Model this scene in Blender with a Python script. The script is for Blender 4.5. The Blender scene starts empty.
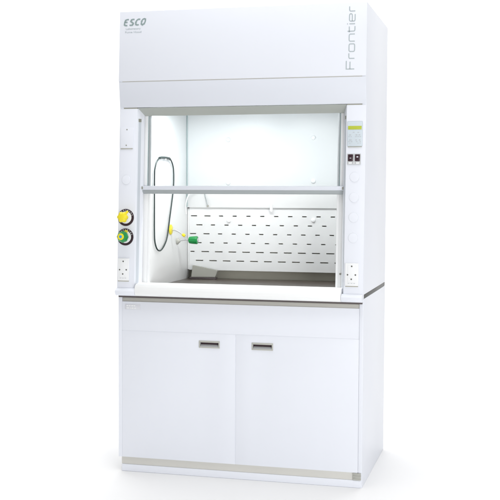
import bpy, bmesh, math, random
from mathutils import Vector, Matrix
random.seed(4)
S = bpy.context.scene
COL = S.collection
PI = math.pi

# ------------------------------------------------------------------ materials
def mat(name, col, rough=.4, metal=0.0, var=.0, bump=0.0, bscale=600, spec=.5, coat=0.0):
    m = bpy.data.materials.new(name); m.use_nodes = True
    nt = m.node_tree; b = nt.nodes['Principled BSDF']
    b.inputs['Base Color'].default_value = (*col, 1)
    b.inputs['Roughness'].default_value = rough
    b.inputs['Metallic'].default_value = metal
    b.inputs['Specular IOR Level'].default_value = spec
    b.inputs['Coat Weight'].default_value = coat
    tc = nt.nodes.new('ShaderNodeTexCoord')
    n = nt.nodes.new('ShaderNodeTexNoise'); n.inputs['Scale'].default_value = 3.0
    n.inputs['Detail'].default_value = 5
    nt.links.new(tc.outputs['Object'], n.inputs['Vector'])
    if var:
        r = nt.nodes.new('ShaderNodeMapRange')
        r.inputs['From Min'].default_value = .3; r.inputs['From Max'].default_value = .7
        r.inputs['To Min'].default_value = 1 - var; r.inputs['To Max'].default_value = 1 + var
        mx = nt.nodes.new('ShaderNodeMix'); mx.data_type = 'RGBA'; mx.blend_type = 'MULTIPLY'
        mx.inputs['Factor'].default_value = 1
        mx.inputs['A'].default_value = (*col, 1)
        nt.links.new(n.outputs['Fac'], r.inputs['Value'])
        nt.links.new(r.outputs['Result'], mx.inputs['B'])
        nt.links.new(mx.outputs['Result'], b.inputs['Base Color'])
        rr = nt.nodes.new('ShaderNodeMapRange')
        rr.inputs['To Min'].default_value = max(rough - .06, .02); rr.inputs['To Max'].default_value = rough + .06
        nt.links.new(n.outputs['Fac'], rr.inputs['Value'])
        nt.links.new(rr.outputs['Result'], b.inputs['Roughness'])
    if bump:
        n2 = nt.nodes.new('ShaderNodeTexNoise'); n2.inputs['Scale'].default_value = bscale
        nt.links.new(tc.outputs['Object'], n2.inputs['Vector'])
        bp = nt.nodes.new('ShaderNodeBump'); bp.inputs['Strength'].default_value = bump
        bp.inputs['Distance'].default_value = .001
        nt.links.new(n2.outputs['Fac'], bp.inputs['Height'])
        nt.links.new(bp.outputs['Normal'], b.inputs['Normal'])
    return m

def mat_brushed(name, col, rough=.35, axis=0):
    m = mat(name, col, rough, 1.0)
    nt = m.node_tree; b = nt.nodes['Principled BSDF']
    tc = nt.nodes.new('ShaderNodeTexCoord'); mp = nt.nodes.new('ShaderNodeMapping')
    sc = [400, 400, 400]; sc[axis] = 3
    mp.inputs['Scale'].default_value = sc
    n = nt.nodes.new('ShaderNodeTexNoise'); n.inputs['Scale'].default_value = 1; n.inputs['Detail'].default_value = 4
    nt.links.new(tc.outputs['Object'], mp.inputs['Vector']); nt.links.new(mp.outputs['Vector'], n.inputs['Vector'])
    r = nt.nodes.new('ShaderNodeMapRange'); r.inputs['To Min'].default_value = rough - .1; r.inputs['To Max'].default_value = rough + .12
    nt.links.new(n.outputs['Fac'], r.inputs['Value']); nt.links.new(r.outputs['Result'], b.inputs['Roughness'])
    return m

def mat_glass(name, tint):
    m = bpy.data.materials.new(name); m.use_nodes = True
    nt = m.node_tree; nt.nodes.clear()
    o = nt.nodes.new('ShaderNodeOutputMaterial'); mx = nt.nodes.new('ShaderNodeMixShader')
    t = nt.nodes.new('ShaderNodeBsdfTransparent'); t.inputs['Color'].default_value = (*tint, 1)
    g = nt.nodes.new('ShaderNodeBsdfGlossy'); g.inputs['Roughness'].default_value = .01
    f = nt.nodes.new('ShaderNodeFresnel'); f.inputs['IOR'].default_value = 1.45
    nt.links.new(f.outputs['Fac'], mx.inputs['Fac']); nt.links.new(t.outputs['BSDF'], mx.inputs[1])
    nt.links.new(g.outputs['BSDF'], mx.inputs[2]); nt.links.new(mx.outputs['Shader'], o.inputs['Surface'])
    return m

def mat_emit(name, col, s):
    m = mat(name, col, .3); b = m.node_tree.nodes['Principled BSDF']
    b.inputs['Emission Color'].default_value = (*col, 1); b.inputs['Emission Strength'].default_value = s
    return m

PAINT = mat('white_powder_coat', (.777, .80, .860), .38, var=.002, bump=.05, bscale=900)
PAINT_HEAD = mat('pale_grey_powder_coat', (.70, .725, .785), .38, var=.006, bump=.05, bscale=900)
LINER = mat('white_phenolic_liner', (.88, .89, .89), .35, var=.006)
BAFFLE = mat('white_baffle_panel', (.74, .752, .755), .35, var=.008)
PLASTIC = mat('white_plastic', (.84, .85, .86), .3)
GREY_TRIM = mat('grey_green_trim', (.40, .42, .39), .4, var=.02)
ALU = mat('grey_aluminium', (.36, .39, .40), .35, 0.0, var=.02)
STEEL = mat_brushed('brushed_steel', (.55, .55, .52), .38, 0)
REAR = mat('grey_steel_rear', (.56, .55, .47), .42, 0.0, var=.04)
SINK = mat('pale_grey_steel', (.46, .46, .42), .42, 0.0, var=.05)
WEDGE = mat('dull_grey_sheet', (.33, .33, .295), .42, 0.0, var=.06)
TAUPE = mat('shaded_metal_rail', (.50, .49, .45), .45, var=.03)  # the sill's shade is put into this taupe rail colour
BEIGE = mat('beige_metal_strip', (.62, .61, .57), .45, var=.03)
EPOXY = mat('dark_epoxy_worktop', (.085, .068, .058), .30, var=.06)
EPOXY_EDGE = mat('dark_epoxy_edge', (.045, .047, .04), .45, var=.05)
DARK = mat('dark_shade', (.09, .075, .075), .6)  # shade colour for the strips under sill and wedge
MAROON = mat('dark_maroon_plastic', (.035, .012, .02), .35)
MAROON2 = mat('dark_maroon_ring', (.03, .012, .02), .45)
INK = mat('grey_teal_ink', (.27, .345, .345), .5)
INK2 = mat('pale_grey_ink', (.42, .475, .495), .5)
INK_LIGHT = mat('grey_ink', (.50, .53, .56), .5)
YELLOW = mat('yellow_plastic', (.83, .70, .02), .35, var=.05)
GREEN = mat('green_plastic', (.004, .25, .055), .3, var=.05)
BLUE = mat('blue_plastic', (.03, .30, .65), .35)
HOSE = mat('dark_green_hose', (.018, .036, .034), .4, var=.1)
PANEL = mat('pale_blue_grey_membrane', (.60, .67, .72), .35)
BEZEL = mat('grey_bezel', (.52, .53, .54), .4)
LCD = mat_emit('yellow_green_lcd', (.42, .48, .05), .12)
KHAKI = mat('khaki_painted_shadow', (.42, .41, .34), .6)  # colour of the painted shadow lines under plates and header
SCREW = mat('dull_screw_metal', (.35, .35, .30), .4, 0.4)
HOLE = mat('socket_hole_dark', (.10, .10, .09), .6)
GLASS = mat_glass('sash_glass', (.968, .984, .992))
GLASS_EDGE = mat('glass_edge_teal', (.30, .42, .42), .3)
GROOVE = mat('grey_blue_groove', (.56, .60, .65), .4)
LABELM = mat('pale_grey_label', (.66, .67, .71), .45)
FLOOR = mat('white_studio_floor', (.86, .86, .86), .6, var=.004)

# ------------------------------------------------------------------ geometry helpers
def yf(z):      # slanting front face of the posts
    return -.0225 + (z - .888) * (.0485 / .888)
def ya(z):      # slanting front face of the fascia
    return .011 + (z - 1.8987) * (.0185 / .337)
def yh(z):      # lower header band tilts back
    return .011 + (1.8987 - z) * (.0151 / .123)

def quadbox(bm, x0, x1, y0, y1, z0, z1, bev=0.0, seg=2):
    r = bmesh.ops.create_cube(bm, size=1)
    vs = r['verts']
    for v in vs:
        v.co = Vector(((x0 + x1) / 2 + v.co.x * (x1 - x0), (y0 + y1) / 2 + v.co.y * (y1 - y0), (z0 + z1) / 2 + v.co.z * (z1 - z0)))
    if bev > 0:
        es = list({e for v in vs for e in v.link_edges})
        bmesh.ops.bevel(bm, geom=es, offset=bev, segments=seg, affect='EDGES', profile=.5)

def box(x0, x1, y0, y1, z0, z1, bev=.0015, seg=2):
    bm = bmesh.new(); quadbox(bm, x0, x1, y0, y1, z0, z1, bev, seg); return bm

def prism_x(prof, x0, x1, bev=.0):
    """profile [(y,z)...] extruded along X"""
    bm = bmesh.new()
    a = [bm.verts.new((x0, y, z)) for y, z in prof]; b = [bm.verts.new((x1, y, z)) for y, z in prof]
    n = len(prof)
    bm.faces.new(a); bm.faces.new(b[::-1])
    for i in range(n):
        bm.faces.new((a[i], b[i], b[(i + 1) % n], a[(i + 1) % n]))
    bmesh.ops.recalc_face_normals(bm, faces=bm.faces)
    if bev: bmesh.ops.bevel(bm, geom=list(bm.edges), offset=bev, segments=2, affect='EDGES', profile=.5)
    return bm

def loft_z(sec, z0, z1, yfun, bev=0.0):
    """section [(x, d)...] (d behind the front line yfun) between two heights"""
    bm = bmesh.new()
    a = [bm.verts.new((x, yfun(z0) + d, z0)) for x, d in sec]; b = [bm.verts.new((x, yfun(z1) + d, z1)) for x, d in sec]
    n = len(sec)
    bm.faces.new(a); bm.faces.new(b[::-1])
    for i in range(n): bm.faces.new((a[i], b[i], b[(i + 1) % n], a[(i + 1) % n]))
    bmesh.ops.recalc_face_normals(bm, faces=bm.faces)
    if bev: bmesh.ops.bevel(bm, geom=list(bm.edges), offset=bev, segments=2, affect='EDGES', profile=.5)
    return bm

def lathe(bm, prof, M, seg=40, lobes=0, amp=0.0):
    """profile [(r, h)...] about local Z, placed with M"""
    rings = []
    for r, h in prof:
        if r < 1e-6:
            rings.append([bm.verts.new(M @ Vector((0, 0, h)))])
        else:
            ring = []
            for k in range(seg):
                a = 2 * PI * k / seg
                rr = r * (1 + amp * math.cos(lobes * a)) if lobes else r
                ring.append(bm.verts.new(M @ Vector((rr * math.cos(a), rr * math.sin(a), h))))
            rings.append(ring)
    for p, q in zip(rings, rings[1:]):
        for k in range(seg):
            k2 = (k + 1) % seg
            if len(p) == 1 and len(q) == 1: continue
            if len(p) == 1: bm.faces.new((p[0], q[k2], q[k]))
            elif len(q) == 1: bm.faces.new((p[k], p[k2], q[0]))
            else: bm.faces.new((p[k], p[k2], q[k2], q[k]))
    bmesh.ops.recalc_face_normals(bm, faces=bm.faces)
    return bm

FRONT = Matrix.Rotation(PI / 2, 4, 'X')        # local Z -> -Y (towards the viewer)
def at(x, y, z, rot=FRONT): return Matrix.Translation((x, y, z)) @ rot
TILT = Matrix.Rotation(math.atan(.0485 / .888), 4, 'X').inverted()
def onpost(x, z, d=0.0):
    return Matrix.Translation((x, yf(z) - d, z)) @ Matrix.Rotation(PI / 2 - math.atan(.0485 / .888), 4, 'X')

def tube(pts, r, closed=False, seg=12):
    bm = bmesh.new(); n = len(pts); rings = []
    pts = [Vector(p) for p in pts]; up = Vector((1, 0, .01)).normalized()
    for i in range(n):
        if closed: t = pts[(i + 1) % n] - pts[i - 1]
        else: t = pts[min(i + 1, n - 1)] - pts[max(i - 1, 0)]
        t.normalize(); a = t.cross(up)
        if a.length < 1e-3: a = t.cross(Vector((0, 1, .02)))
        a.normalize(); b = t.cross(a)
        rings.append([bm.verts.new(pts[i] + r * (math.cos(2 * PI * k / seg) * a + math.sin(2 * PI * k / seg) * b)) for k in range(seg)])
    m = n if closed else n - 1
    for i in range(m):
        p, q = rings[i], rings[(i + 1) % n]
        for k in range(seg): bm.faces.new((p[k], p[(k + 1) % seg], q[(k + 1) % seg], q[k]))
    if not closed:
        bm.faces.new(rings[0][::-1]); bm.faces.new(rings[-1])
    bmesh.ops.recalc_face_normals(bm, faces=bm.faces)
    return bm

def spline(P, n=10, closed=False):
    P = [Vector(p) for p in P]; out = []; m = len(P)
    for i in range(m if closed else m - 1):
        g = (lambda j: P[j % m]) if closed else (lambda j: P[max(0, min(m - 1, j))])
        a, b, c, d = g(i - 1), g(i), g(i + 1), g(i + 2)
        for k in range(n):
            t = k / n
            out.append(.5 * ((2 * b) + (c - a) * t + (2 * a - 5 * b + 4 * c - d) * t * t + (3 * b - a - 3 * c + d) * t ** 3))
    if not closed: out.append(P[-1])
    return out

def ribbon(bm, pts, w, place, th=.0006):
    """flat stroke along a 2-D polyline, with thickness"""
    n = len(pts); L = []; R = []
    pts = [Vector(p) for p in pts]
    for i in range(n):
        d1 = (pts[i] - pts[i - 1]).normalized() if i else None
        d2 = (pts[i + 1] - pts[i]).normalized() if i < n - 1 else None
        t = (d1 + d2).normalized() if d1 and d2 else (d1 or d2)
        k = 1 / max(.5, t.dot(d1)) if d1 else 1
        nn = Vector((-t.y, t.x)) * w / 2 * k
        L.append(pts[i] + nn); R.append(pts[i] - nn)
    top = []
    for side in (0, th):
        top.append(([bm.verts.new(place(p.x, p.y, side)) for p in L], [bm.verts.new(place(p.x, p.y, side)) for p in R]))
    (l0, r0), (l1, r1) = top
    for i in range(n - 1):
        bm.faces.new((l1[i], l1[i + 1], r1[i + 1], r1[i])); bm.faces.new((l0[i], r0[i], r0[i + 1], l0[i + 1]))
        bm.faces.new((l0[i], l0[i + 1], l1[i + 1], l1[i])); bm.faces.new((r0[i], r1[i], r1[i + 1], r0[i + 1]))
    bm.faces.new((l0[0], l1[0], r1[0], r0[0])); bm.faces.new((l0[-1], r0[-1], r1[-1], l1[-1]))

def rnd(pts, r=.12, n=5):
    """round the corners of a polyline"""
    out = [Vector(pts[0])]
    for a, b, c in zip(pts, pts[1:], pts[2:]):
        a, b, c = Vector(a), Vector(b), Vector(c)
        p = b + (a - b).normalized() * min(r, (a - b).length / 2); q = b + (c - b).normalized() * min(r, (c - b).length / 2)
        for k in range(n + 1):
            t = k / n; out.append((1 - t) ** 2 * p + 2 * t * (1 - t) * b + t * t * q)
    out.append(Vector(pts[-1])); return out

def text_bm(body, size, place, th=.0006):
    """built-in font, triangulated to a mesh laid out by place(u, v, d)"""
    c = bpy.data.curves.new('letters', 'FONT'); c.body = body; c.size = size; c.resolution_u = 4
    o = bpy.data.objects.new('letters', c); COL.objects.link(o)
    dg = bpy.context.evaluated_depsgraph_get(); me = o.evaluated_get(dg).to_mesh()
    bm = bmesh.new(); bm.from_mesh(me)
    bpy.data.objects.remove(o); bpy.data.curves.remove(c)
    r = bmesh.ops.extrude_face_region(bm, geom=list(bm.faces))
    for g in r['geom']:
        if isinstance(g, bmesh.types.BMVert): g.co.z += th
    for v in bm.verts: v.co = place(v.co.x, v.co.y, v.co.z)
    bmesh.ops.recalc_face_normals(bm, faces=bm.faces)
    return bm

def world_loc(o):
    p = Vector((0, 0, 0))
    while o: p += o.location; o = o.parent
    return p

def part(name, bm, m, parent=None, smooth=True, mats=None):
    if len(bm.verts):
        lo = Vector([min(v.co[i] for v in bm.verts) for i in range(3)]); hi = Vector([max(v.co[i] for v in bm.verts) for i in range(3)])
        c = (lo + hi) / 2
    else: c = Vector()
    if parent is None: c.z = lo.z
    bmesh.ops.translate(bm, verts=bm.verts, vec=-c)
    me = bpy.data.meshes.new(name); bm.to_mesh(me); bm.free()
    me.materials.append(m)
    for x in mats or []: me.materials.append(x)
    o = bpy.data.objects.new(name, me); COL.objects.link(o)
    if parent: o.parent = parent; o.location = c - world_loc(parent)
    else: o.location = c
    if smooth:
        for p in me.polygons: p.use_smooth = True
        try: me.set_sharp_from_angle(angle=math.radians(35))
        except Exception: pass
    return o

def thing(name, label, cat, loc):
    o = bpy.data.objects.new(name, None); COL.objects.link(o); o.location = loc
    o['label'] = label; o['category'] = cat; o.empty_display_size = .1
    return o

def merge(*bms):
    out = bmesh.new()
    for b in bms:
        me = bpy.data.meshes.new('t'); b.to_mesh(me); b.free(); out.from_mesh(me); bpy.data.meshes.remove(me)
    return out

# ------------------------------------------------------------------ floor
bm = bmesh.new()
v = [bm.verts.new(p) for p in ((-14, -14, 0), (14, -14, 0), (14, 3, 0), (-14, 3, 0))]; bm.faces.new(v)
fl = part('floor', bm, FLOOR, smooth=False); fl['kind'] = 'structure'
# the white studio sweep that carries the floor up behind the hood
bm = bmesh.new()
prof = [(3 + 2.2 * math.sin(k / 24 * PI / 2), 2.2 * (1 - math.cos(k / 24 * PI / 2))) for k in range(25)] + [(5.2, 7.0)]
L = [bm.verts.new((-14, y, z)) for y, z in prof]; R = [bm.verts.new((14, y, z)) for y, z in prof]
for i in range(len(prof) - 1): bm.faces.new((L[i], R[i], R[i + 1], L[i + 1]))
bd = part('backdrop', bm, FLOOR); bd['kind'] = 'structure'

# ------------------------------------------------------------------ storage cabinet
cab = thing('storage_cabinet', 'white two-door base cabinet with recessed pulls, standing on the floor under the fume hood', 'cabinet', (0, .4, 0))
T = .0185
def side_prof():
    return [(.0, .0735), (.0065, .0735), (.0065, .0), (.788, .0), (.788, .8795), (.0, .8795)]
part('side_panel', prism_x([(.022, .071), (.022, .04), (.788, .04), (.788, .8795), (.0, .8795), (.0, .071)] if False else [(.0, .0715), (.788, .0715), (.788, .8795), (.0, .8795)], -.6, -.6 + T, .0012), PAINT, cab)
part('side_panel', prism_x(side_prof(), .6 - T, .6, .0012), PAINT, cab)
part('back_panel', box(-.6 + T + .001, .6 - T - .001, .77, .786, .05, .875), PAINT, cab)
part('bottom_panel', box(-.6 + T + .001, .6 - T - .001, .031, .768, .075, .093), PAINT, cab)
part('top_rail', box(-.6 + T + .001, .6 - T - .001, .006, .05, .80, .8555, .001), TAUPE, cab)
part('carcass_rail', box(-.6 + T + .001, .6 - T - .001, .0192, .04, .672, .712, .001), PAINT, cab)
part('door_seal', box(-.598 + T, .598 - T, -.0002, .0185, .6945, .6956, 0), PAINT, cab)
part('door_seal', box(-.0079, -.0065, .0004, .0185, .0727, .6944, 0), PAINT, cab)
part('center_post', box(-.03, .02, .021, .05, .094, .671, .001), PAINT, cab)
part('apron_panel', box(-.5808, .5808, -.001, .0055, .6957, .8365, .0006), PAINT, cab)
def door(x0, x1, hx):
    z0, z1 = .0725, .6944
    hz = .6425; hw = .0515; hh = .0175
    bm = bmesh.new(); bx = bmesh.new()
    # four slabs round the pull opening, welded into one leaf
    xs = [x0, hx - hw + .004, hx + hw - .004, x1]; zs = [z0, hz - hh + .003, hz + hh - .003, z1]
    vv = {}
    for i, x in enumerate(xs):
        for j, z in enumerate(zs):
            for k, y in enumerate((-.001, .018)): vv[i, j, k] = bm.verts.new((x, y, z))
    for i in range(3):
        for j in range(3):
            if (i, j) == (1, 1): continue
            bm.faces.new((vv[i, j, 0], vv[i + 1, j, 0], vv[i + 1, j + 1, 0], vv[i, j + 1, 0]))
            bm.faces.new((vv[i, j, 1], vv[i, j + 1, 1], vv[i + 1, j + 1, 1], vv[i + 1, j, 1]))
    for i in range(3):
        for j in (0, 3): bm.faces.new((vv[i, j, 0], vv[i, j, 1], vv[i + 1, j, 1], vv[i + 1, j, 0]))
        for u in (0, 3): bm.faces.new((vv[u, i, 0], vv[u, i + 1, 0], vv[u, i + 1, 1], vv[u, i, 1]))
    for (a, b) in (((1, 1), (2, 1)), ((2, 1), (2, 2)), ((2, 2), (1, 2)), ((1, 2), (1, 1))):
        bm.faces.new((vv[a[0], a[1], 0], vv[b[0], b[1], 0], vv[b[0], b[1], 1], vv[a[0], a[1], 1]))
    bmesh.ops.recalc_face_normals(bm, faces=bm.faces)
    es = [e for e in bm.edges if len(e.link_faces) == 2 and e.calc_face_angle() > 1 and all(v.co.x in (x0, x1) or v.co.z in (z0, z1) or True for v in e.verts)]
    bmesh.ops.bevel(bm, geom=es, offset=.0005, segments=2, affect='EDGES', profile=.5)
    d = part('door', bm, PAINT, cab)
    # recessed pull: a grey frame, a dark hollow, a lighter lip below
    fr = bmesh.new()
    w = .0055
    quadbox(fr, hx - hw, hx + hw, -.0045, .004, hz + hh - .0085, hz + hh, .001)
    quadbox(fr, hx - hw, hx + hw, -.0045, .004, hz - hh, hz - hh + w, .001)
    quadbox(fr, hx - hw, hx - hw + w, -.0042, .004, hz - hh + w, hz + hh - w, .0006)
    quadbox(fr, hx + hw - w, hx + hw, -.0042, .004, hz - hh + w, hz + hh - w, .0006)
    h = part('handle', fr, SINK, d)
    cup = merge(box(hx - hw + w, hx + hw - w, .0145, .0165, hz - hh + w, hz + hh - w, 0),
                box(hx - hw + w, hx + hw - w, .0, .0143, hz + hh - w - .0006, hz + hh - w, 0))
    part('recess', cup, MAROON, h)
    lip = prism_x([(-.003, hz - hh + w), (.013, hz - hh + w), (.013, hz - .002), (.0105, hz - .002)], hx - hw + w + .0003, hx + hw - w - .0003)
    part('lip', lip, BEZEL, h)
    return d
door(-.5808, -.0080, -.1370)
door(-.0064, .5808, .1236)
part('toe_strip', box(-.5865, .5765, .006, .030, .036, .0735, .001), BEIGE, cab)
pl = part('plinth', box(-.5865, .5945, .003, .030, .0, .0355, .004, 3), PAINT, cab)
capb = merge(*[box(.557, .5955, .0005 + .0012 * (i % 2), .0055, .0365 + i * .0068, .0365 + i * .0068 + .0062, .0008) for i in range(5)])
part('corner_cap', capb, SINK, cab)
lb = part('label_plate', box(-.5655, -.4865, -.0022, -.0012, .7985, .8245, .0004), LABELM, cab)
lb['label'] = 'small pale grey label plate with white print at top left'
bm = bmesh.new()
for zc, x0, xs_ in ((.8165, -.5575, (.010, .008, .012, .006)), (.8055, -.5575, (.014, .006, .011, .009))):
    x = x0
    for w in xs_:
        quadbox(bm, x, x + w, -.0028, -.0021, zc - .0028, zc + .0028, 0); x += w + .003
part('print', bm, PLASTIC, lb)

# ------------------------------------------------------------------ fume hood
hood = thing('fume_hood', 'white fume hood with raised glass sash and slotted baffle, set on the base cabinet', 'fume hood', (0, .4, .88))
part('worktop', box(-.5985, .5985, .03, .786, .8802, .8992, .002), EPOXY_EDGE, hood)
part('work_surface', box(-.459, .459, 0.06, .6995, .8996, .9032, .0), EPOXY, hood)

zt, zfold, zhb = 2.2358, 1.8987, 1.7757
sp = [(yf(.9035) + .002, .9035), (yf(1.770) + .002, 1.770), (yh(1.7757) + .001, 1.7757), (yh(zfold) + .001, zfold), (ya(zt) + .001, zt), (.788, zt), (.788, .9000), (.0, .9000)]
for x0, x1 in ((-.6, -.6 + T), (.6 - T, .6)):
    part('side_panel', prism_x(sp, x0, x1, .0012), PAINT, hood)
part('top_panel', box(-.6 + T + .0005, .6 - T - .0005, .08, .787, zt - .02, zt - .002), PAINT, hood)
# upper fascia (front sheet between the side panels' outer faces)
F_ = -.002
part('fascia', prism_x([(ya(zt) + F_, zt), (ya(zfold) + F_, zfold + .0022), (ya(zfold) + .0005, zfold + .0022), (ya(zt) + .0005, zt)], -.6, .6, .0008), PAINT, hood)
part('fold_gasket', box(-.598, .598, ya(zfold) + .0012, ya(zfold) + .012, zfold - .010, zfold + .010, .0), BEIGE, hood)
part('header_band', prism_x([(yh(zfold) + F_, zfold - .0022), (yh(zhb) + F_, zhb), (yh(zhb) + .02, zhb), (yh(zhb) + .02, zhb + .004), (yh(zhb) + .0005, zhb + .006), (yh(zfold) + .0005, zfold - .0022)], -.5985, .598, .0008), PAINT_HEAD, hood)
# bevelled reveal under the header, mitred into the posts
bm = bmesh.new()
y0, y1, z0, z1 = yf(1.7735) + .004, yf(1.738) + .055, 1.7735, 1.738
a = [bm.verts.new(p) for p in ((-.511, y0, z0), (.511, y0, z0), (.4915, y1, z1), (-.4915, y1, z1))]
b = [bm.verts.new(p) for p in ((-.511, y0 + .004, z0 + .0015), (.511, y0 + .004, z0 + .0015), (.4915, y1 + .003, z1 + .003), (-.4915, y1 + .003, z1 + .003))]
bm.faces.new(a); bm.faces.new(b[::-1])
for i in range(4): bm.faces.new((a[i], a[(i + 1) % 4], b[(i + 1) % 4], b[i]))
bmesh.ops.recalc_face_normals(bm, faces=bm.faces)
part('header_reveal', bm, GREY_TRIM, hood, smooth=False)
part('post_gap_shadow', box(-.598, -.512, yf(1.77) + .004, yf(1.77) + .03, 1.7702, 1.7752, 0), KHAKI, hood)  # khaki strips paint the shadow line between header and posts
part('post_gap_shadow', box(.512, .5815, yf(1.77) + .004, yf(1.77) + .03, 1.7702, 1.7752, 0), KHAKI, hood)

# posts with bevelled inner edges
for s in (-1, 1):
    sec = [(s * .6, 0), (s * .511, 0), (s * .4915, .05), (s * .4915, .056), (s * .520, .056), (s * .6, .03)]
    sec = [(s * .5985, 0)] + sec[1:-1] + [(s * .5985, .03)]
    post = part('post', loft_z(sec, .9045, 1.7700, yf, .0009), PAINT, hood)
    # sash guide set into the bevel
    gsec = [(s * .5065, .0105), (s * .4995, .0285), (s * .5015, .0293), (s * .5085, .0113)]
    part('sash_guide', loft_z(gsec, .93, 1.706, yf), GROOVE, post)
    part('guide_stop', loft_z([(s * .5065, .0095), (s * .4985, .0280), (s * .5010, .0293), (s * .5085, .0113)], 1.7065, 1.722, yf), SCREW, post)
    # return wall between the sash and the chamber
    part('jamb', loft_z([(s * .520, .069), (s * .4726, .069), (s * .4726, .096), (s * .520, .096)], .9045, 1.90, yf, .001), LINER, hood)
    part('liner_wall', prism_x([(yf(.9002) + .0692, .9002), (.6995, .9002), (.6995, 2.18), (yf(2.18) + .0692, 2.18)], min(s * .46, s * .4722), max(s * .46, s * .4722), .0005), LINER, hood)
jt = [o for o in hood.children if o.name.startswith('jamb')]
bm = lathe(bmesh.new(), [(0, .002), (.004, .002), (.005, 0)], at(.482, yf(.99) + .068, .99), 16)
part('screw', bm, SCREW, hood)

# chamber back
part('rear_wall', box(-.472, .472, .700, .712, .9002, 2.18, .0005), REAR, hood)
part('chamber_ceiling', box(-.472, .472, .10, .7475, 2.1805, 2.195, .0005), LINER, hood)
part('upper_baffle', box(-.4585, .4585, .646, .6535, 1.2885, 2.15, .001), BAFFLE, hood)
# lower baffle: a sheet with real slots
def slotted(x0, x1, z0, z1, rows, y0, y1):
    bm = bmesh.new(); zc = z0
    def quad(xa, xb, za, zb):
        if xb - xa > 1e-5 and zb - za > 1e-5: quadbox(bm, xa, xb, y0, y1, za, zb)
    bands = sorted(rows)
    xs = None
    def sheet(xa, xb, za, zb):
        for y in (y0, y1):
            vs = [bm.verts.new(p) for p in ((xa, y, za), (xb, y, za), (xb, y, zb), (xa, y, zb))]; bm.faces.new(vs if y == y0 else vs[::-1])
    def rim(p, q):
        bm.faces.new([bm.verts.new(t) for t in ((p[0], y0, p[1]), (q[0], y0, q[1]), (q[0], y1, q[1]), (p[0], y1, p[1]))])
    for z, h, slots in bands:
        sheet(x0, x1, zc, z - h / 2)
        x = x0
        for cx, w in slots:
            sheet(x, cx - w / 2, z - h / 2, z + h / 2); x = cx + w / 2
            a, b, c, d = (cx - w / 2, z - h / 2), (cx + w / 2, z - h / 2), (cx + w / 2, z + h / 2), (cx - w / 2, z + h / 2)
            for p, q in ((a, b), (b, c), (c, d), (d, a)): rim(p, q)
        sheet(x, x1, z - h / 2, z + h / 2); zc = z + h / 2
    sheet(x0, x1, zc, z1)
    for p, q in (((x0, z0), (x1, z0)), ((x1, z0), (x1, z1)), ((x1, z1), (x0, z1)), ((x0, z1), (x0, z0))): rim(p, q)
    bmesh.ops.remove_doubles(bm, verts=bm.verts, dist=1e-6)
    return bm
rows = []
sx = .0762
for r, (z, off, kind) in enumerate(((1.243, -.0416, 's'), (1.1945, -.0107, 's'), (1.1465, -.0466, 's'), (1.098, -.0156, 's'), (1.050, -.0538, 'l'), (1.0015, -.0096, 'l'))):
    sl = []
    k = -8
    while k < 9:
        x = off + k * sx; k += 1
        if x < -.435 or x > .44: continue
        w = .0235 if kind == 's' else .0425
        if kind == 's' and x < -.345 + (.03 if r in (0, 2) else 0): w = .0345
        if kind == 'l' and x < -.42: w = .024; x += .004
        sl.append((x, w))
    rows.append((z, .0056, sl))
lbf = part('lower_baffle', slotted(-.449, .4585, .950, 1.300, rows, .657, .6605), BAFFLE, hood, smooth=False)
lbf['label'] = 'white slotted lower baffle with six rows of narrow slots'
part('baffle_edge', box(-.4585, -.4505, .6615, .668, .952, 1.283, .0005), LINER, hood)
# the round fasteners on the baffles
cap_bm = lathe(bmesh.new(), [(0, .010), (.007, .0095), (.0105, .007), (.0118, .003), (.0125, 0)], Matrix.Rotation(PI / 2, 4, 'X'), 28)
first = None
for x, z, y in ((-.2278, 1.6505, .646), (.2349, 1.6575, .646), (-.227, 1.4215, .646), (.2366, 1.4310, .646), (-.2263, 1.2195, .657), (.2355, 1.2257, .657)):
    if first is None:
        first = part('baffle_fastener', cap_bm, PLASTIC, hood); o = first
    else:
        o = first.copy(); COL.objects.link(o); o.parent = hood
    o.location = Vector((x, y - .005, z)) - hood.location
# slim rod with a dark tip and a white clip at the joint of the baffles
part('drop_rod', tube(spline([(-.358, .640, 1.372), (-.354, .638, 1.35), (-.345, .638, 1.32), (-.3395, .638, 1.299)]), .0028), ALU, hood)
part('rod_tip', lathe(bmesh.new(), [(0, -.006), (.005, -.004), (.005, .004), (0, .006)], Matrix.Translation((-.339, .638, 1.2965)), 16), SCREW, hood)
part('clip', box(.003, .018, .640, .6458, 1.268, 1.312, .002), PLASTIC, hood)
part('bent_tube', tube(spline([(-.4555, .62, 1.255), (-.455, .615, 1.30), (-.447, .612, 1.335), (-.435, .612, 1.36), (-.42, .612, 1.378), (-.40, .612, 1.385)]), .003), PLASTIC, hood)  # thin white tube arching in the back left corner
# sheet steel wedge in the back corner of the work surface
bm = bmesh.new()
y0, y1 = .615, .646
A = [(-.4245, .914), (-.290, .9155), (-.2785, .9515), (-.419, .9765)]
a = [bm.verts.new((x, y0 + (z - .914) * .15, z)) for x, z in A]; b = [bm.verts.new((x, y1, z)) for x, z in A]
bm.faces.new(a); bm.faces.new(b[::-1])
for i in range(4): bm.faces.new((a[i], b[i], b[(i + 1) % 4], a[(i + 1) % 4]))
bmesh.ops.recalc_face_normals(bm, faces=bm.faces)
bmesh.ops.bevel(bm, geom=list(bm.edges), offset=.0012, segments=2, affect='EDGES')
cd = part('corner_deflector', bm, WEDGE, hood)
part('deflector_shadow', box(-.432, -.285, .606, .645, .9034, .9138, .001), DARK, cd)  # dark slab standing in for the shadow under the wedge

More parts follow.
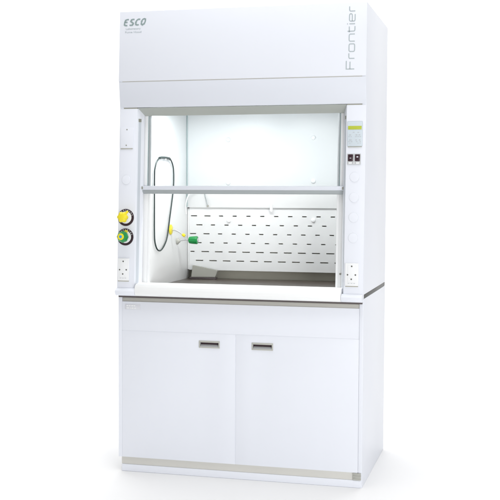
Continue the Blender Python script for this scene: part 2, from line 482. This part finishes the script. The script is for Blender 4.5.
# sash: glass, stiles, handle rail
ys = lambda z: yf(z) + .062
bm = loft_z([(-.4905, 0), (.4905, 0), (.4905, .004), (-.4905, .004)], 1.392, 1.90, ys)
sash = part('sash', bm, GLASS, hood, smooth=False); sash['label'] = 'clear glass sash raised halfway'
for s in (-1, 1):
    part('stile', loft_z([(s * .4965, -.0025), (s * .4748, -.0025), (s * .4748, -.0004), (s * .4965, -.0004)], 1.399, 1.90, ys, .0004), PLASTIC, sash)
    part('stile_edge', loft_z([(s * .4746, -.002), (s * .4722, -.002), (s * .4722, -.0004), (s * .4746, -.0004)], 1.399, 1.90, ys), GLASS_EDGE, sash)
yc = ys(1.38)
hp = [(yc - .019, 1.3985), (yc - .0235, 1.3970), (yc - .0240, 1.3945), (yc - .0220, 1.3800), (yc - .0195, 1.3785), (yc + .006, 1.3785), (yc + .010, 1.39), (yc + .010, 1.3985)]
hnd = part('sash_handle', prism_x(hp, -.4945, .4945, .0008), PAINT_HEAD, sash)
gp = [(yc - .0190, 1.3782), (yc - .0135, 1.3625), (yc - .009, 1.3598), (yc + .006, 1.3598), (yc + .006, 1.3782)]
part('grip', prism_x(gp, -.4945, .4945, .0006), ALU, hnd)
for s in (-1, 1):
    part('end_cap', box(min(s * .4950, s * .4890), max(s * .4950, s * .4890), yc - .0255, yc - .0228, 1.382, 1.395, .0006), SCREW, hnd)
part('glass_seam', loft_z([(-.3595, 0), (-.3575, 0), (-.3575, .002), (-.3595, .002)], 1.32, 1.90, lambda z: .6435), GLASS_EDGE, hood) if False else None
# thin teal corner line: the edge of the glass-fibre corner bead where liner meets baffle
part('corner_bead', tube([(-.4575, .6435, 1.292), (-.4575, .6435, 2.14)], .0022, seg=8), GLASS_EDGE, hood)

# airfoil sill
fy = -.045
sill = [(.062, .9265), (.02, .9290), (-.015, .9270), (-.033, .9215), (-.0425, .9120), (-.0460, .9000), (-.0455, .8850), (-.0430, .8770), (-.0370, .8700), (-.0250, .8665), (.0, .8665), (.005, .8795), (.028, .8795), (.028, .9045), (.062, .9045)]
part('airfoil_sill', prism_x(sill, -.500, .500, .0006), LINER, hood)
ends = [(-.014, .9038), (-.033, .9038), (-.0425, .9025), (-.0460, .8960), (-.0455, .8850), (-.0430, .8770), (-.0370, .8700), (-.0250, .8665), (.0, .8665), (.005, .8795), (.0285, .8795), (.0285, .8993), (-.001, .8993), (-.001, .9038)]
ends = [(-.0245, .9042), (-.0345, .9000), (-.0425, .8960), (-.0460, .8900), (-.0455, .8830), (-.0430, .8765), (-.0370, .8700), (-.0250, .8665), (.0, .8665), (.005, .8795), (.0285, .8795), (.0285, .8993), (-.001, .8993), (-.001, .9042)]
for s in (-1, 1):
    x0, x1 = (-.6008, -.5015) if s < 0 else (.5015, .5975)
    part('sill_end', prism_x(ends, x0, x1, .0006), PAINT, hood)
part('sill_gap_shade', box(-.596, .596, -.010, -.0015, .8575, .8660, .0008), DARK, hood)  # dark strip standing in for the shaded gap below the sill

# ------------------------------------------------------------------ fittings on the posts
def plate(x0, x1, z0, z1, d, bev=.0015, d0=.0004):
    bm = box(x0, x1, -d, -d0, z0, z1, bev)
    for v in bm.verts: v.co.y += yf(v.co.z)
    return bm
def outlet(x0, x1, z0, z1, lab):
    p = part('socket_outlet', plate(x0, x1, z0, z1, .007, .002), PLASTIC, hood); p['label'] = lab
    cx = (x0 + x1) / 2; w = x1 - x0; h = z1 - z0
    part('socket_face', plate(cx - w * .30, cx + w * .30, z0 + h * .16, z1 - h * .10, .0085, .001, .0068), PLASTIC, p)
    for dx, dz in ((0, .865), (-.30, .49), (.28, .49), (-.02, .30)):
        part('socket_hole', lathe(bmesh.new(), [(0, .0012), (.0036, .001), (.0038, 0)], onpost(cx + dx * w, z0 + dz * h, .0083 if abs(dx) < .29 else .0075), 14), HOLE, p)
    bm = bmesh.new()
    for dx in (-.22, .0, .20): 
        b = plate(cx + dx * w - .004, cx + dx * w + .004, z0 + h * .105, z0 + h * .125, .0078, 0, .0068)
        bm = merge(bm, b)
    part('print', bm, INK_LIGHT, p)
    part('outlet_shadow', plate(x0 + .002, x1 - .001, z0 - .004, z0 - .0003, .004, .0006), KHAKI, p)  # painted shadow along the outlet's lower edge
outlet(-.5955, -.5365, .9395, 1.0475, 'white wall socket low on the left post')
outlet(.5165, .5785, .9415, 1.0460, 'white wall socket low on the right post')

# upper left cover plate with two screws
cp = part('cover_plate', plate(-.5935, -.5265, 1.5795, 1.6800, .0035, .0012), PAINT, hood)
for x, z in ((-.5605, 1.6695), (-.5630, 1.5935)):
    part('screw', lathe(bmesh.new(), [(0, .0015), (.003, .0012), (.0036, 0)], onpost(x, z, .0034), 14), SCREW, cp)
part('painted_shadow', plate(-.5925, -.531, 1.5755, 1.5790, .003, .0006), KHAKI, cp)  # khaki strip paints the shadow below the cover plate

# blank hole covers
disc_bm = lathe(bmesh.new(), [(0, .0030), (.019, .0028), (.0215, .0022), (.0225, .0)], onpost(0, 1.3, 0).to_3x3().to_4x4(), 40)
fd = None
for x, z in ((.5515, 1.4400), (.5509, 1.3463), (.5502, 1.2549), (.5496, 1.1611), (-.5615, 1.4270)):
    if fd is None: fd = part('hole_cover', disc_bm, PAINT, hood); o = fd
    else: o = fd.copy(); COL.objects.link(o); o.parent = hood
    o.location = Vector((x, yf(z) - .0019, z)) - hood.location

# service knobs
def knob_base(x, z, lab):
    bm = lathe(bmesh.new(), [(0, .003), (.0400, .003), (.0412, .0018), (.0415, 0)], onpost(x, z, 0), 64)
    k = part('service_knob', bm, MAROON2, hood); k['label'] = lab
    part('dial_center', lathe(bmesh.new(), [(0, .0046), (.0288, .0044), (.0298, .0031)], onpost(x, z, 0), 48), PLASTIC, k)
    bm = bmesh.new()
    for i in range(9):                       # the white legend printed round the upper half of the ring
        a = math.radians(20 + i * 17.5)
        M = onpost(x, z, .0031) @ Matrix.Rotation(a, 4, 'Z')
        r0, r1, w = .0330, .0382, .0017 + .0010 * (i % 2)
        vs = [bm.verts.new(M @ Vector(p)) for p in ((r0, -w, 0.0003), (r1, -w, 0.0003), (r1, w, 0.0003), (r0, w, 0.0003))]; bm.faces.new(vs)
    part('legend', bm, INK_LIGHT, k, smooth=False)
    return k
k1 = knob_base(-.5595, 1.2448, 'yellow service knob on a dark-rimmed dial')
M = onpost(-.5595, 1.2448, 0)
part('stem', lathe(bmesh.new(), [(.014, .004), (.014, .03), (.012, .034)], M, 32), BEZEL, k1)
part('grip', lathe(bmesh.new(), [(0, .030), (.018, .030), (.0225, .0325), (.0250, .036), (.0260, .042), (.0252, .048), (.0220, .054), (.0165, .058), (.008, .0600), (0, .0605)], M, 96, 6, .075), YELLOW, k1)
pt = box(-.006, .006, -.004, .004, -.016, .016, .003)
for v in pt.verts: v.co = M @ Matrix.Rotation(math.radians(-38), 4, 'Z') @ Vector((v.co.x + .0, v.co.z + .022, .036 + v.co.y))
part('pointer', pt, YELLOW, k1)
k2 = knob_base(-.5598, 1.1505, 'green service knob with yellow and blue end on a dark-rimmed dial')
M = onpost(-.5598, 1.1505, 0)
part('stem', lathe(bmesh.new(), [(.012, .004), (.012, .027), (.011, .03)], M, 32), BEZEL, k2)
part('grip', lathe(bmesh.new(), [(0, .026), (.018, .026), (.0262, .029), (.0278, .035), (.0264, .044), (.0215, .055), (.0175, .0600), (0, .0605)], M, 80, 8, .035), GREEN, k2)
part('end_ring', lathe(bmesh.new(), [(.0155, .0602), (.0160, .0630), (.0148, .0642), (0, .0644)], M, 40), YELLOW, k2)
part('end_cap', lathe(bmesh.new(), [(.0070, .0642), (.0072, .0658), (.0062, .0666), (0, .0669)], M, 32), BLUE, k2)
pt = box(-.0085, .0085, -.003, .003, -.011, .011, .003)
for v in pt.verts: v.co = M @ Matrix.Rotation(math.radians(-15), 4, 'Z') @ Vector((v.co.x, v.co.z + .0225, .012 + v.co.y))
part('pointer', pt, YELLOW, k2)

# control panel and switches on the right post
pan = part('control_panel', plate(.5155, .5850, 1.5800, 1.6950, .0045, .003), PANEL, hood)
part('screen', plate(.5190, .5815, 1.6570, 1.6735, .0058, .0008, .0044), LCD, pan)
bm = bmesh.new()
rs = random.Random(2)
for z, h, xs in ((1.6440, .0032, (.545, .566)), (1.6325, .0045, (.526, .531, .558, .572)), (1.6245, .0030, (.524, .534, .556, .566, .576)), (1.6090, .0045, (.527, .533, .557, .573)), (1.6015, .003, (.524, .536, .560, .576)), (1.5945, .003, (.528, .566, .576))):
    for x in xs:
        w = rs.uniform(.004, .0085)
        bm = merge(bm, plate(x - w / 2, x + w / 2, z - h / 2, z + h / 2, .0051, 0, .0044))
part('keypad_print', bm, INK_LIGHT, pan, smooth=False)
part('painted_shadow', plate(.5185, .583, 1.5765, 1.5797, .0035, .0006), KHAKI, pan)  # shadow beneath the panel, painted as a khaki strip
swp = part('switch_panel', plate(.5165, .5795, 1.4965, 1.5465, .0035, .0015), BEZEL, hood)
for x in (.5325, .5645):
    sw = part('rocker_switch', plate(x - .0115, x + .0115, 1.5120, 1.5435, .0075, .002, .0034), MAROON, swp)
    part('mark', plate(x - .004, x + .004, 1.525 if x < .55 else 1.529, 1.5275 if x < .55 else 1.5345, .0080, 0, .0074), LABELM, sw)
part('print', merge(plate(.524, .539, 1.5000, 1.5085, .0042, 0, .0034), plate(.546, .551, 1.5015, 1.506, .0042, 0, .0034), plate(.558, .573, 1.5000, 1.5085, .0042, 0, .0034)), PLASTIC, swp)

# lettering on the fascia
def on_fascia(x, z, d): return Vector((x, ya(z) + F_ - .0002 - d, z))
bm = bmesh.new()
lw = .0195; lh = .0290; gap = .0285
def esco(px, pz):
    u = px + pz * .22
    return u
E1 = rnd([(.92, 1.0), (.30, .98), (.02, .76), (.0, .30), (.16, .02), (.88, .0)], .18)
E2 = [(.05, .52), (.74, .54)]
Sg = rnd([(.95, .96), (.45, 1.0), (.06, .82), (.16, .56), (.78, .44), (.90, .16), (.55, .0), (-.02, .04)], .22)
Cg = rnd([(1.0, .94), (.52, 1.0), (.06, .72), (.0, .26), (.28, .0), (.92, .06)], .25)
Og = rnd([(.5, 1.0), (.12, .84), (.0, .36), (.22, .0), (.62, .02), (.94, .3), (1.0, .80), (.78, 1.0), (.5, 1.0)], .25)
for i, gl in enumerate(([E1, E2], [Sg], [Cg], [Og])):
    for st in gl:
        x0 = -.5775 + i * gap; z0 = 2.1690 + i * .0004
        pts = [(x0 + p[0] * lw + p[1] * .0065, z0 + p[1] * lh) for p in st]
        ribbon(bm, pts, .0066, lambda u, v, d: on_fascia(u, v, d))
part('logo_lettering', bm, INK, hood, smooth=False)
b1 = text_bm('Laboratory', .0125, lambda u, v, d: on_fascia(-.5690 + u * 1.36, 2.1490 + v, d))
b2 = text_bm('Fume Hood', .0125, lambda u, v, d: on_fascia(-.5720 + u * 1.40, 2.1325 + v, d))
part('tagline_lettering', merge(b1, b2), INK2, hood, smooth=False)
# "Frontier" running up the right end, square round-cornered strokes
bm = bmesh.new()
xh = .70
GL = [  # (strokes, advance)
    ([[(0, 0), (0, 1.0), (.74, 1.0)], [(0, .54), (.66, .54)]], .95),
    ([rnd([(0, 0), (0, xh), (.46, xh)], .16)], .62),
    ([rnd([(.34, 0), (.0, 0), (0, xh), (.68, xh), (.68, 0), (.34, 0)], .17)], .92),
    ([rnd([(0, 0), (0, xh), (.64, xh), (.64, 0)], .17)], .90),
    ([rnd([(.0, .92), (.0, 0), (.44, 0)], .17), [(-.10, xh), (.42, xh)]], .66),
    ([[(0, 0), (0, xh)], [(0, .88), (0, .99)]], .24),
    ([rnd([(.62, 0), (0, 0), (0, xh), (.66, xh), (.66, xh * .5), (.0, xh * .5)], .17)], .90),
    ([rnd([(0, 0), (0, xh), (.42, xh)], .16)], .5)]
tot = sum(a for _, a in GL) - .06
u0 = 0; K = .287 / tot
for strokes, adv in GL:
    for st in strokes:
        pts = [((u0 + p[0]) * K, p[1] * .0370) for p in st]
        ribbon(bm, pts, .0045, lambda u, v, d: on_fascia(.5455 - v, 1.9315 + u, d))
    u0 += adv
part('name_lettering', bm, INK2, hood, smooth=False)

# service fixtures on the chamber's left wall (their tips point into the chamber)
RX = Matrix.Rotation(PI / 2, 4, 'Y')           # local Z -> +X
gx = part('gas_fixture', lathe(bmesh.new(), [(0, .0), (.0225, .0), (.0262, .002), (.0262, .005), (.022, .0075), (0, .008)], at(-.4598, .370, 1.176, RX), 40), YELLOW, hood)
gx['label'] = 'yellow flanged gas nozzle on the left chamber wall'
part('nozzle', tube(spline([(-.447, .370, 1.176), (-.430, .374, 1.172), (-.408, .378, 1.160), (-.396, .380, 1.150)]), .0040), BEZEL, gx)
part('nozzle_tip', lathe(bmesh.new(), [(0, 0), (.0075, .0), (.0082, .004), (.0082, .013), (.0068, .016), (0, .0165)], at(-.397, .380, 1.1525, Matrix.Rotation(math.radians(125), 4, 'Y')), 24), YELLOW, gx)
wx = part('water_fixture', lathe(bmesh.new(), [(0, .0), (.0165, .0), (.0185, .002), (.018, .006), (.011, .010), (.0075, .017), (0, .018)], at(-.4598, .480, 1.113, RX), 40), SINK, hood)
wx['label'] = 'green capped water nozzle on the left chamber wall'
part('spout', tube(spline([(-.444, .480, 1.113), (-.43, .480, 1.1185), (-.41, .480, 1.1205), (-.375, .480, 1.1190)]), .0036), BEZEL, wx)
part('spout_cap', lathe(bmesh.new(), [(0, .0), (.0135, .0), (.0175, .004), (.0195, .020), (.0208, .042), (.0200, .0465), (.0160, .0485), (.0, .0488)], at(-.3940, .480, 1.1190, RX @ Matrix.Rotation(math.radians(0), 4, 'Y')), 60, 10, .03), GREEN, wx)
part('spout_tip', lathe(bmesh.new(), [(.0105, .0484), (.0105, .0505), (.009, .0515), (0, .0515)], at(-.3940, .480, 1.1190, RX), 24), BEZEL, wx)

# chamber lamp: a strip light under the chamber ceiling, behind the header
LAMP = mat_emit('lamp_diffuser', (.95, 1.0, 1.0), 3.0)
lampo = part('chamber_lamp', box(-.43, .43, .118, .190, 1.7680, 1.8000, .003), PLASTIC, hood)
part('diffuser', box(-.42, .42, .124, .184, 1.7640, 1.7678, .0008), LAMP, lampo)

# ------------------------------------------------------------------ hose loop on the wall
hx = -.4505
P = [(.103, 1.45), (.101, 1.30), (.101, 1.18), (.108, 1.125), (.138, 1.088), (.180, 1.0765), (.222, 1.086), (.270, 1.115), (.300, 1.152), (.335, 1.24), (.372, 1.33),
     (.392, 1.39), (.398, 1.44), (.392, 1.490), (.368, 1.522), (.328, 1.541), (.255, 1.5425), (.185, 1.539), (.142, 1.522), (.114, 1.490)]
pts = spline([(hx, y, z) for y, z in P], 8, closed=True)
hs = part('hose_loop', tube(pts, .0036, closed=True), HOSE)
hs['label'] = 'loop of thin dark green hose hanging on the left wall inside the fume hood'; hs['category'] = 'hose'
part('hose_sleeve', tube([(hx, .175, 1.5375), (hx, .20, 1.5412), (hx, .26, 1.5428), (hx, .325, 1.5412), (hx, .338, 1.537)], .0062), HOSE, hs)
part('wall_peg', lathe(bmesh.new(), [(0, 0), (.006, 0), (.006, .002), (.0035, .003), (.0035, .014), (.005, .015), (0, .016)], at(-.4598, .258, 1.5335, RX), 24), PLASTIC, hood)

# ------------------------------------------------------------------ light
w = bpy.data.worlds.new('World'); S.world = w; w.use_nodes = True
bg = w.node_tree.nodes['Background']; bg.inputs['Color'].default_value = (1, 1, 1, 1); bg.inputs['Strength'].default_value = .41
def area(name, loc, target, sx_, sy_, power, col=(1, 1, 1)):
    l = bpy.data.lights.new(name, 'AREA'); l.shape = 'RECTANGLE'; l.size = sx_; l.size_y = sy_; l.energy = power; l.color = col
    o = bpy.data.objects.new(name, l); COL.objects.link(o); o.location = loc
    o.rotation_euler = (Vector(target) - Vector(loc)).to_track_quat('-Z', 'Y').to_euler()
    return o
area('overhead_softbox', (.0, -.05, 5.6), (.0, .1, 0), 4.2, 5.4, 244)
area('backdrop_softbox', (-1.5, 2.2, 5.6), (-1.5, 5.2, 1.6), 7.0, 1.0, 210)
area('front_softbox', (3.9, -5.6, 1.2), (.0, 0, .7), 2.6, 1.8, 180)
for s in (-1, 1): area('chamber_strip_light', (s * .275, .154, 1.760), (s * .29, .32, .95), .32, .06, 3.4, (.98, 1, 1))

# ------------------------------------------------------------------ camera
yaw, pitch, roll = .252, .051, .0043
cyw, syw = math.cos(yaw), math.sin(yaw)
fwd = Vector((-syw * math.cos(pitch), cyw * math.cos(pitch), -math.sin(pitch)))
r0 = Vector((cyw, syw, 0)); u0v = r0.cross(fwd)
rr = math.cos(roll) * r0 + math.sin(roll) * u0v; uu = -math.sin(roll) * r0 + math.cos(roll) * u0v
cam = bpy.data.cameras.new('camera'); cam.sensor_width = 36; cam.lens = 36 * 1049.3 / 500; cam.clip_end = 500; cam.clip_start = .05
co = bpy.data.objects.new('camera', cam); COL.objects.link(co)
Mc = Matrix((rr, uu, -fwd)).transposed().to_4x4(); Mc.translation = (1.2904, -4.7745, 1.349)
co.matrix_world = Mc
S.camera = co
S.view_settings.view_transform = 'Standard'; S.view_settings.look = 'None'; S.view_settings.gamma = 1; S.view_settings.exposure = 0
S.cycles.max_bounces = 12; S.cycles.diffuse_bounces = 6; S.cycles.transparent_max_bounces = 12
